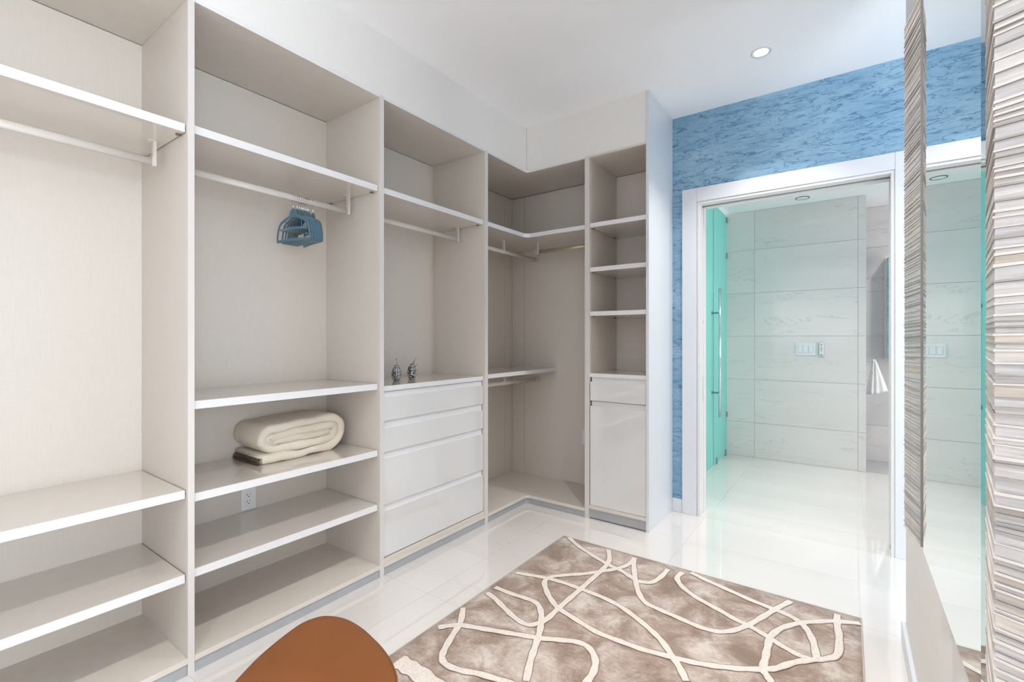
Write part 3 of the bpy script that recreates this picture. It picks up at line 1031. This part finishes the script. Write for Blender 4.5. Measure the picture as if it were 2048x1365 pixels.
def rl(pts):
    return [pz(780 + x / 2.1333, 1040 + y / 2.1333, RH) for x, y in pts]


LINES = [
    [(765, 78), (800, 110), (860, 150), (930, 192), (980, 215), (1020, 240), (1055, 265)],
    [(932, 130), (935, 175), (905, 215), (860, 255), (810, 300), (760, 343), (715, 383), (670, 425), (640, 440), (590, 450), (540, 425), (490, 380), (450, 340), (415, 314)],
    [(450, 290), (520, 318), (590, 340), (630, 362), (645, 400), (645, 440), (638, 480), (620, 540), (600, 600), (580, 693)],
    [(540, 228), (600, 238), (665, 250), (740, 270), (815, 297), (900, 330), (980, 370), (1050, 420), (1110, 470), (1160, 520), (1205, 585), (1240, 640), (1265, 693)],
    [(1045, 165), (1020, 190), (970, 210), (900, 222), (830, 232), (760, 237), (690, 245), (660, 265), (668, 305), (690, 345), (720, 380), (790, 425), (880, 480), (980, 520), (1080, 556), (1190, 585), (1300, 612), (1400, 628), (1500, 638), (1590, 640), (1650, 635), (1720, 612), (1800, 600), (1860, 595), (1910, 575), (1916, 500), (1908, 450), (1908, 408)],
    [(1040, 165), (1040, 200), (1048, 260), (1060, 310), (1090, 355), (1150, 385), (1230, 420), (1310, 455), (1390, 478), (1460, 475), (1530, 450), (1600, 410), (1650, 380), (1708, 350)],
    [(1060, 265), (1110, 270), (1150, 250), (1185, 214)],
    [(1245, 228), (1225, 252), (1250, 290), (1310, 335), (1400, 385), (1470, 425), (1540, 460), (1610, 500), (1680, 545), (1750, 582), (1800, 600)],
    [(1285, 228), (1350, 260), (1440, 300), (1540, 345), (1640, 385), (1700, 410), (1750, 440), (1785, 480), (1808, 530), (1822, 600)],
    [(2005, 445), (1900, 436), (1800, 438), (1740, 445), (1670, 465), (1625, 500), (1610, 550), (1600, 600), (1590, 640), (1610, 670), (1630, 700)],
    [(312, 380), (300, 440), (270, 490), (235, 550), (222, 590), (240, 620), (300, 645), (380, 660), (480, 690), (560, 715)],
    [(205, 462), (250, 455), (300, 452), (380, 465), (470, 480), (560, 495), (640, 508), (720, 515), (800, 525), (850, 550), (876, 600), (868, 650), (840, 693), (800, 740)],
    [(35, 605), (70, 625), (120, 655), (190, 710), (280, 780)],
]
for li, L in enumerate(LINES):
    P = spline([(a, b) for a, b in rl(L)], 6)
    hw = 0.0135 if li != 12 else 0.035
    bm = bmesh.new()
    prev = None
    for i, p in enumerate(P):
        q0, q1 = P[max(0, i - 1)], P[min(len(P) - 1, i + 1)]
        t = (q1 - q0).normalized()
        nrm = Vector((-t.y, t.x))
        if not (RX0 < p.x < RX1 and RY0 < p.y < RY1):
            p = Vector((min(max(p.x, RX0), RX1), min(max(p.y, RY0), RY1)))
        ww = hw * (1 + 0.10 * math.sin(i * 1.1 + li))
        a = p + nrm * ww; b = p - nrm * ww; c1 = p + nrm * ww * 0.8; d1 = p - nrm * ww * 0.8
        cl = lambda v: (min(max(v.x, RX0), RX1), min(max(v.y, RY0), RY1))
        zt = RH + 0.0034
        zc = zt + 0.00012 * li
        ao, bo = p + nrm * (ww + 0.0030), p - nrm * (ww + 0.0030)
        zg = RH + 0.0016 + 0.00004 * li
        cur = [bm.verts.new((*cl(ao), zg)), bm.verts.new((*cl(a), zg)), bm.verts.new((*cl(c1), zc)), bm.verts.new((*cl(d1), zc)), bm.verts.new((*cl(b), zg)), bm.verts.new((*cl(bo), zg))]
        if prev:
            for k in range(5):
                f_ = bm.faces.new((prev[k], prev[k + 1], cur[k + 1], cur[k]))
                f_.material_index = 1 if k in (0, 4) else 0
        prev = cur
    me = mesh(bm)
    me.materials.append(CREAM); me.materials.append(RUG_GROOVE_SHADE)
    link('carved_line', me, CREAM, rug)

# ------------------------------------------------------------------ stool
st = empty('stool', (-1.06, 0.60, 0), 'round-cornered stool with smooth tan leather seat beside the rug', 'stool')
out2 = [(-1.140, 0.47), (-1.207, 0.58), (-1.24, 0.661), (-1.258, 0.729), (-1.252, 0.771), (-1.230, 0.798), (-1.177, 0.818), (-1.108, 0.819), (-1.038, 0.808), (-0.98, 0.795), (-0.917, 0.772), (-0.862, 0.738), (-0.838, 0.69), (-0.838, 0.62), (-0.850, 0.54), (-0.875, 0.45), (-0.93, 0.385), (-1.01, 0.365), (-1.085, 0.395)]
OUT = [Vector(p) for p in spline(out2, 5, True)]
cen = sum(OUT, Vector((0, 0))) / len(OUT)


def pad(levels, mat, name, parent):
    """stack of scaled outlines: (offset from outline, z)"""
    bm = bmesh.new()
    rings = []
    n = len(OUT)
    for off, z in levels:
        ring = []
        for i, p in enumerate(OUT):
            t = (OUT[(i + 1) % n] - OUT[i - 1]).normalized()
            nr = Vector((t.y, -t.x))
            if nr.dot(p - cen) < 0: nr = -nr
            if off > -0.06: q = p + nr * off
            else: q = cen + (p - cen) * (1 + off / 0.20)
            ring.append(bm.verts.new((q.x, q.y, z)))
        rings.append(ring)
    for a, b in zip(rings, rings[1:]):
        for i in range(n): bm.faces.new((a[i], a[(i + 1) % n], b[(i + 1) % n], b[i]))
    bm.faces.new(rings[0][::-1]); bm.faces.new(rings[-1])
    return link(name, mesh(bm), mat, parent, smooth=True)


pad([(-0.004, 0.345), (0.0, 0.352), (0.004, 0.40), (0.0015, 0.436), (-0.002, 0.4415)], LEATHER, 'seat_side', st)
pad([(-0.004, 0.4405), (-0.001, 0.4425), (-0.004, 0.4465), (-0.012, 0.4495), (-0.030, 0.4515), (-0.10, 0.4535), (-0.15, 0.4545)], LEATHER, 'seat_top', st)
bm = bmesh.new()
wp = [(p.x, p.y, 0.4415) for p in OUT]
tube(bm, wp + [wp[0]], 0.0028, 8, False)
link('piping', mesh(bm), LEATHER, st, smooth=True)
pad([(-0.030, 0.315), (-0.020, 0.316), (-0.020, 0.3455), (-0.03, 0.346)], LEATHER, 'seat_base', st)
WOODL = plain('dark_wood_leg', (0.10, 0.05, 0.025), 0.4)
for (x, y) in ((-1.17, 0.73), (-0.92, 0.69), (-0.93, 0.47), (-1.10, 0.48)):
    bm = bmesh.new(); tube(bm, [(x, y, 0.0112), (x, y, 0.32)], [0.013, 0.019], 14)
    link('leg', mesh(bm), WOODL, st, smooth=True, loc=None)

# ------------------------------------------------------------------ rolled blanket
bl = empty('rolled_blanket', (-2.32, 1.30, zs(0.671)), 'thick cream quilt rolled flat with dark blanket-stitched edge on the shelf', 'blanket')
Z0 = zs(0.671)


def blanket():
    t0, h = 0.0405, 0.0212
    path = []             # (y, z, halfthickness)
    yc, zc, L0, r0 = 1.295, Z0 + 0.1045, 0.128, 0.084
    for k in range(10):
        s_ = k / 10
        path.append((1.080 + (yc + L0 - 1.080) * s_, Z0 + 0.0205 + 0.003 * math.sin(s_ * 9), h - 0.003 * math.exp(-((s_ - 0.72) / 0.08) ** 2)))
    turns = 2.32
    n = int(turns * 44)
    for i in range(n + 1):
        th = i / 44.0
        a = -math.pi / 2 + 2 * math.pi * th
        r = max(0.006, r0 - t0 * th)
        ca = math.cos(a)
        L = L0 + 0.010 * th
        y = yc + (L if ca >= 0 else -L) + r * ca * 1.12 - 0.020 * math.sin(a) * (1 if ca < 0 else 0.2)
        z = zc + r * math.sin(a) + 0.006 * (y - yc) / 0.15 * (1 if math.sin(a) > 0 else 0.3)
        path.append((y, z, h if th < 2.0 else h * 0.8))
    return path


path = blanket()
# densify the straight runs
dense = []
for p, q in zip(path, path[1:]):
    d = math.hypot(q[0] - p[0], q[1] - p[1])
    k = max(1, int(d / 0.012))
    for i in range(k):
        s_ = i / k
        dense.append((p[0] + (q[0] - p[0]) * s_, p[1] + (q[1] - p[1]) * s_, p[2]))
dense.append(path[-1])
bm = bmesh.new()
rings = []
XA, XBk = -2.448, -2.192
for i, (y, z, h) in enumerate(dense):
    q0, q1 = dense[max(0, i - 2)], dense[min(len(dense) - 1, i + 2)]
    t = Vector((q1[0] - q0[0], q1[1] - q0[1])).normalized()
    nr = Vector((-t.y, t.x))
    s_ = i / len(dense)
    wob = 0.0022 * math.sin(i * 0.35) + 0.0015 * math.sin(i * 0.83 + 1)
    xe = XBk + 0.006 * math.sin(i * 0.21) - 0.012 * s_
    ring = []
    sec = []
    for k in range(7):        # rounded front edge of the layer (+X end)
        a = math.pi / 2 - math.pi * k / 6
        sec.append((xe - 0.020 + 0.020 * math.cos(a) ** 0.8 if math.cos(a) > 1e-6 else xe - 0.020, math.sin(a)))
    for k in range(7):
        a = -math.pi / 2 - math.pi * k / 6
        c_ = abs(math.cos(a))
        sec.append((XA + 0.016 - 0.016 * (c_ ** 0.8 if c_ > 1e-6 else 0), math.sin(a)))
    for xx, hh in sec:
        hw = h + wob * 0.4
        zz = z + nr.y * hh * hw + wob * 0.3
        ring.append(bm.verts.new((xx, y + nr.x * hh * hw, max(zz, Z0 + 0.0012))))
    rings.append(ring)
for a, b in zip(rings, rings[1:]):
    n = len(a)
    for k in range(n): bm.faces.new((a[k], a[(k + 1) % n], b[(k + 1) % n], b[k]))
bm.faces.new(rings[0][::-1]); bm.faces.new(rings[-1])
for v in bm.verts:
    q = v.co
    amp = 0.0065
    nv = noise.noise_vector(q * 14.0) * amp + noise.noise_vector(q * 38.0) * 0.0018
    v.co = q + nv
    v.co.z = max(v.co.z, Z0 + 0.001)
    v.co.x = max(v.co.x, XB + 0.004)
link('quilt', mesh(bm), COTTON, bl, smooth=True)
bm = bmesh.new()
for k in range(26):
    s_ = k / 25
    x = -2.440 + 0.235 * s_
    z = Z0 + 0.003 + 0.002 * math.sin(k)
    tube(bm, [(x, 1.090, Z0 + 0.034), (x + 0.002, 1.070 - 0.004 * math.sin(k * 2.1), Z0 + 0.020), (x + 0.004 * math.sin(k), 1.076, z)], 0.0026, 5)
tube(bm, [(-2.44, 1.071, Z0 + 0.006), (-2.33, 1.066, Z0 + 0.005), (-2.206, 1.072, Z0 + 0.006)], 0.005, 6)
for k in range(8):
    z = Z0 + 0.006 + 0.0035 * k
    tube(bm, [(-2.197, 1.072, z), (-2.193, 1.086, z + 0.001)], 0.0009, 4)
link('blanket_stitching', mesh(bm), STITCH, bl, kind='stuff', label='dark brown whip-stitched edge')

# ------------------------------------------------------------------ hangers
def hanger_meshes():
    # local: X across, Z up, origin at the rod centre; thin in Y
    def loop(pts, r, n=8):
        bm = bmesh.new()
        P = spline([(x, 0, z) for x, z in pts], 6, True)
        tube(bm, P + [P[0]], r, n, False)
        return mesh(bm)
    body = loop([(-0.118, -0.205), (0.0, -0.203), (0.118, -0.205), (0.126, -0.198), (0.122, -0.165), (0.106, -0.125), (0.070, -0.104), (0.028, -0.090), (0.0, -0.086), (-0.028, -0.090), (-0.070, -0.104), (-0.106, -0.125), (-0.122, -0.165), (-0.126, -0.198)], (0.0027, 0.0075))
    bm = bmesh.new()
    # rounded neck plate
    pts = [(0.030, -0.086), (0.024, -0.066), (0.012, -0.054), (0.0, -0.050), (-0.012, -0.054), (-0.024, -0.066), (-0.030, -0.086), (-0.012, -0.092), (0.012, -0.092)]
    a = [bm.verts.new((x, -0.0025, z)) for x, z in pts]; b = [bm.verts.new((x, 0.0025, z)) for x, z in pts]
    bm.faces.new(a); bm.faces.new(b[::-1])
    for i in range(len(pts)): bm.faces.new((a[i], b[i], b[(i + 1) % len(pts)], a[(i + 1) % len(pts)]))
    neck = mesh(bm)
    bm = bmesh.new()
    tube(bm, [(-0.104, 0, -0.150), (0, 0, -0.146), (0.104, 0, -0.150)], (0.0025, 0.0065), 8)
    for sx in (-1, 1): tube(bm, [(0.060 * sx, 0, -0.148), (0.062 * sx, 0, -0.106)], 0.0025, 6)
    barm = mesh(bm)
    bm = bmesh.new()
    P = []
    for k in range(15):
        a = math.radians(-30 + 225 * k / 14)
        P.append((0.0125 * math.cos(a), 0, 0.0165 + 0.0125 * 0 + 0.0145 * math.sin(a) - 0.0125))
    P = P[::-1]
    P = [(0.0, 0, -0.052), (0.0, 0, -0.034), (-0.006, 0, -0.022), (-0.0122, 0, -0.008)] + [(0.0125 * math.cos(R(190 - 220 * k / 12)), 0, 0.0030 + 0.0145 * math.sin(R(190 - 220 * k / 12))) for k in range(13)]
    tube(bm, P, 0.0019, 6)
    return body, neck, barm, mesh(bm)


hb, hn, hx, hh = hanger_meshes()
for m_ in (hb, hn, hx): m_.materials.append(VELVET)
hh.materials.append(CHROME)
for m_ in (hb, hn, hx, hh):
    for p in m_.polygons: p.use_smooth = (m_ is not hn)


def make_hanger(loc):
    r = empty('clothes_hanger', loc)
    for nm, me in (('frame', hb), ('neck', hn), ('crossbar', hx), ('hook', hh)):
        o = bpy.data.objects.new(nm, me); C.objects.link(o); o.parent = r
    return r


ys = [1.240, 1.258, 1.270, 1.280, 1.288, 1.296, 1.304, 1.311, 1.318, 1.342]
names = ['leftmost of the blue-grey velvet hangers on the rod', 'second velvet hanger from the left in the bunch', 'third velvet hanger from the left in the bunch',
         'fourth velvet hanger from the left in the bunch', 'fifth velvet hanger from the left in the bunch', 'sixth velvet hanger from the left in the bunch',
         'seventh velvet hanger from the left in the bunch', 'eighth velvet hanger from the left in the bunch', 'ninth velvet hanger, last in the tight bunch',
         'rightmost blue-grey velvet hanger, hanging apart from the bunch']
h0 = make_hanger((-2.2, ys[0], 1.941))
for i, y in enumerate(ys):
    if i == 0: h = h0
    else:
        h = h0.copy(); C.objects.link(h)
        for ch in list(h0.children):
            c = ch.copy(); C.objects.link(c); c.parent = h
    h.location = (-2.2, y, 1.9395)
    h.rotation_euler = (0, 0, R([12, 8, 6, 4.5, 3.5, 2.5, 1.5, 0.7, 0, -8][i]))
    h.scale = (0.86, 1, 1)
    props(h, names[i], 'hanger', 'velvet hangers on the rod')

# ------------------------------------------------------------------ glass figurines
def figurine(loc, kind, label):
    r = empty('glass_figurine', loc, label, 'figurine', 'glass figurines on the drawer counter')
    x, y, z = loc
    bm = bmesh.new()
    lathe(bm, [(0, 0.0), (0.014, 0.0), (0.022, 0.008), (0.029, 0.028), (0.030, 0.048), (0.025, 0.070), (0.015, 0.088), (0.008, 0.097), (0.0, 0.100)], 28)
    link('body', mesh(bm), CRYSTAL, r, loc=loc, smooth=True)
    if kind == 0:
        bm = bmesh.new(); tube(bm, [(0, 0, 0.094), (0, 0.001, 0.108), (0.0, 0, 0.120), (0, 0, 0.133)], [0.0075, 0.0035, 0.0022, 0.0032], 10)
        link('beak', mesh(bm), CLEAR, r, loc=loc, smooth=True)
        bm = bmesh.new(); tube(bm, [(0, 0, 0.082), (0.0, 0.0, 0.090), (0, 0, 0.099)], [0.015, 0.012, 0.006], 12)
        link('head', mesh(bm), CRYSTAL, r, loc=loc, smooth=True)
    else:
        for (dy, dz, r0) in ((0.026, 0.136, 0.003), (0.008, 0.116, 0.004)):
            bm = bmesh.new(); tube(bm, [(0, 0.010, 0.088), (0, 0.010 + dy * 0.5, (0.088 + dz) / 2), (0, 0.010 + dy, dz)], [r0 * 1.6, r0 * 0.8, r0 * 0.5], 8)
            link('fin', mesh(bm), CLEAR, r, loc=loc, smooth=True)
        for (dy, dz) in ((0.047, 0.090), (0.050, 0.062), (0.048, 0.036)):
            bm = bmesh.new(); tube(bm, [(0, 0.024, dz - 0.012), (0, dy, dz)], [0.005, 0.0012], 8)
            link('fin', mesh(bm), CLEAR, r, loc=loc, smooth=True)
        bm = bmesh.new(); tube(bm, [(0, -0.028, 0.040), (0, -0.036, 0.040)], [0.004, 0.0028], 8)
        link('snout', mesh(bm), CLEAR, r, loc=loc, smooth=True)


figurine((-2.196, 1.878, 1.0003), 0, 'left glass egg-shaped bird with beak straight up, black and clear swirls')
figurine((-2.215, 2.018, 1.0003), 1, 'right glass egg-shaped creature with splayed fins, black and clear swirls')
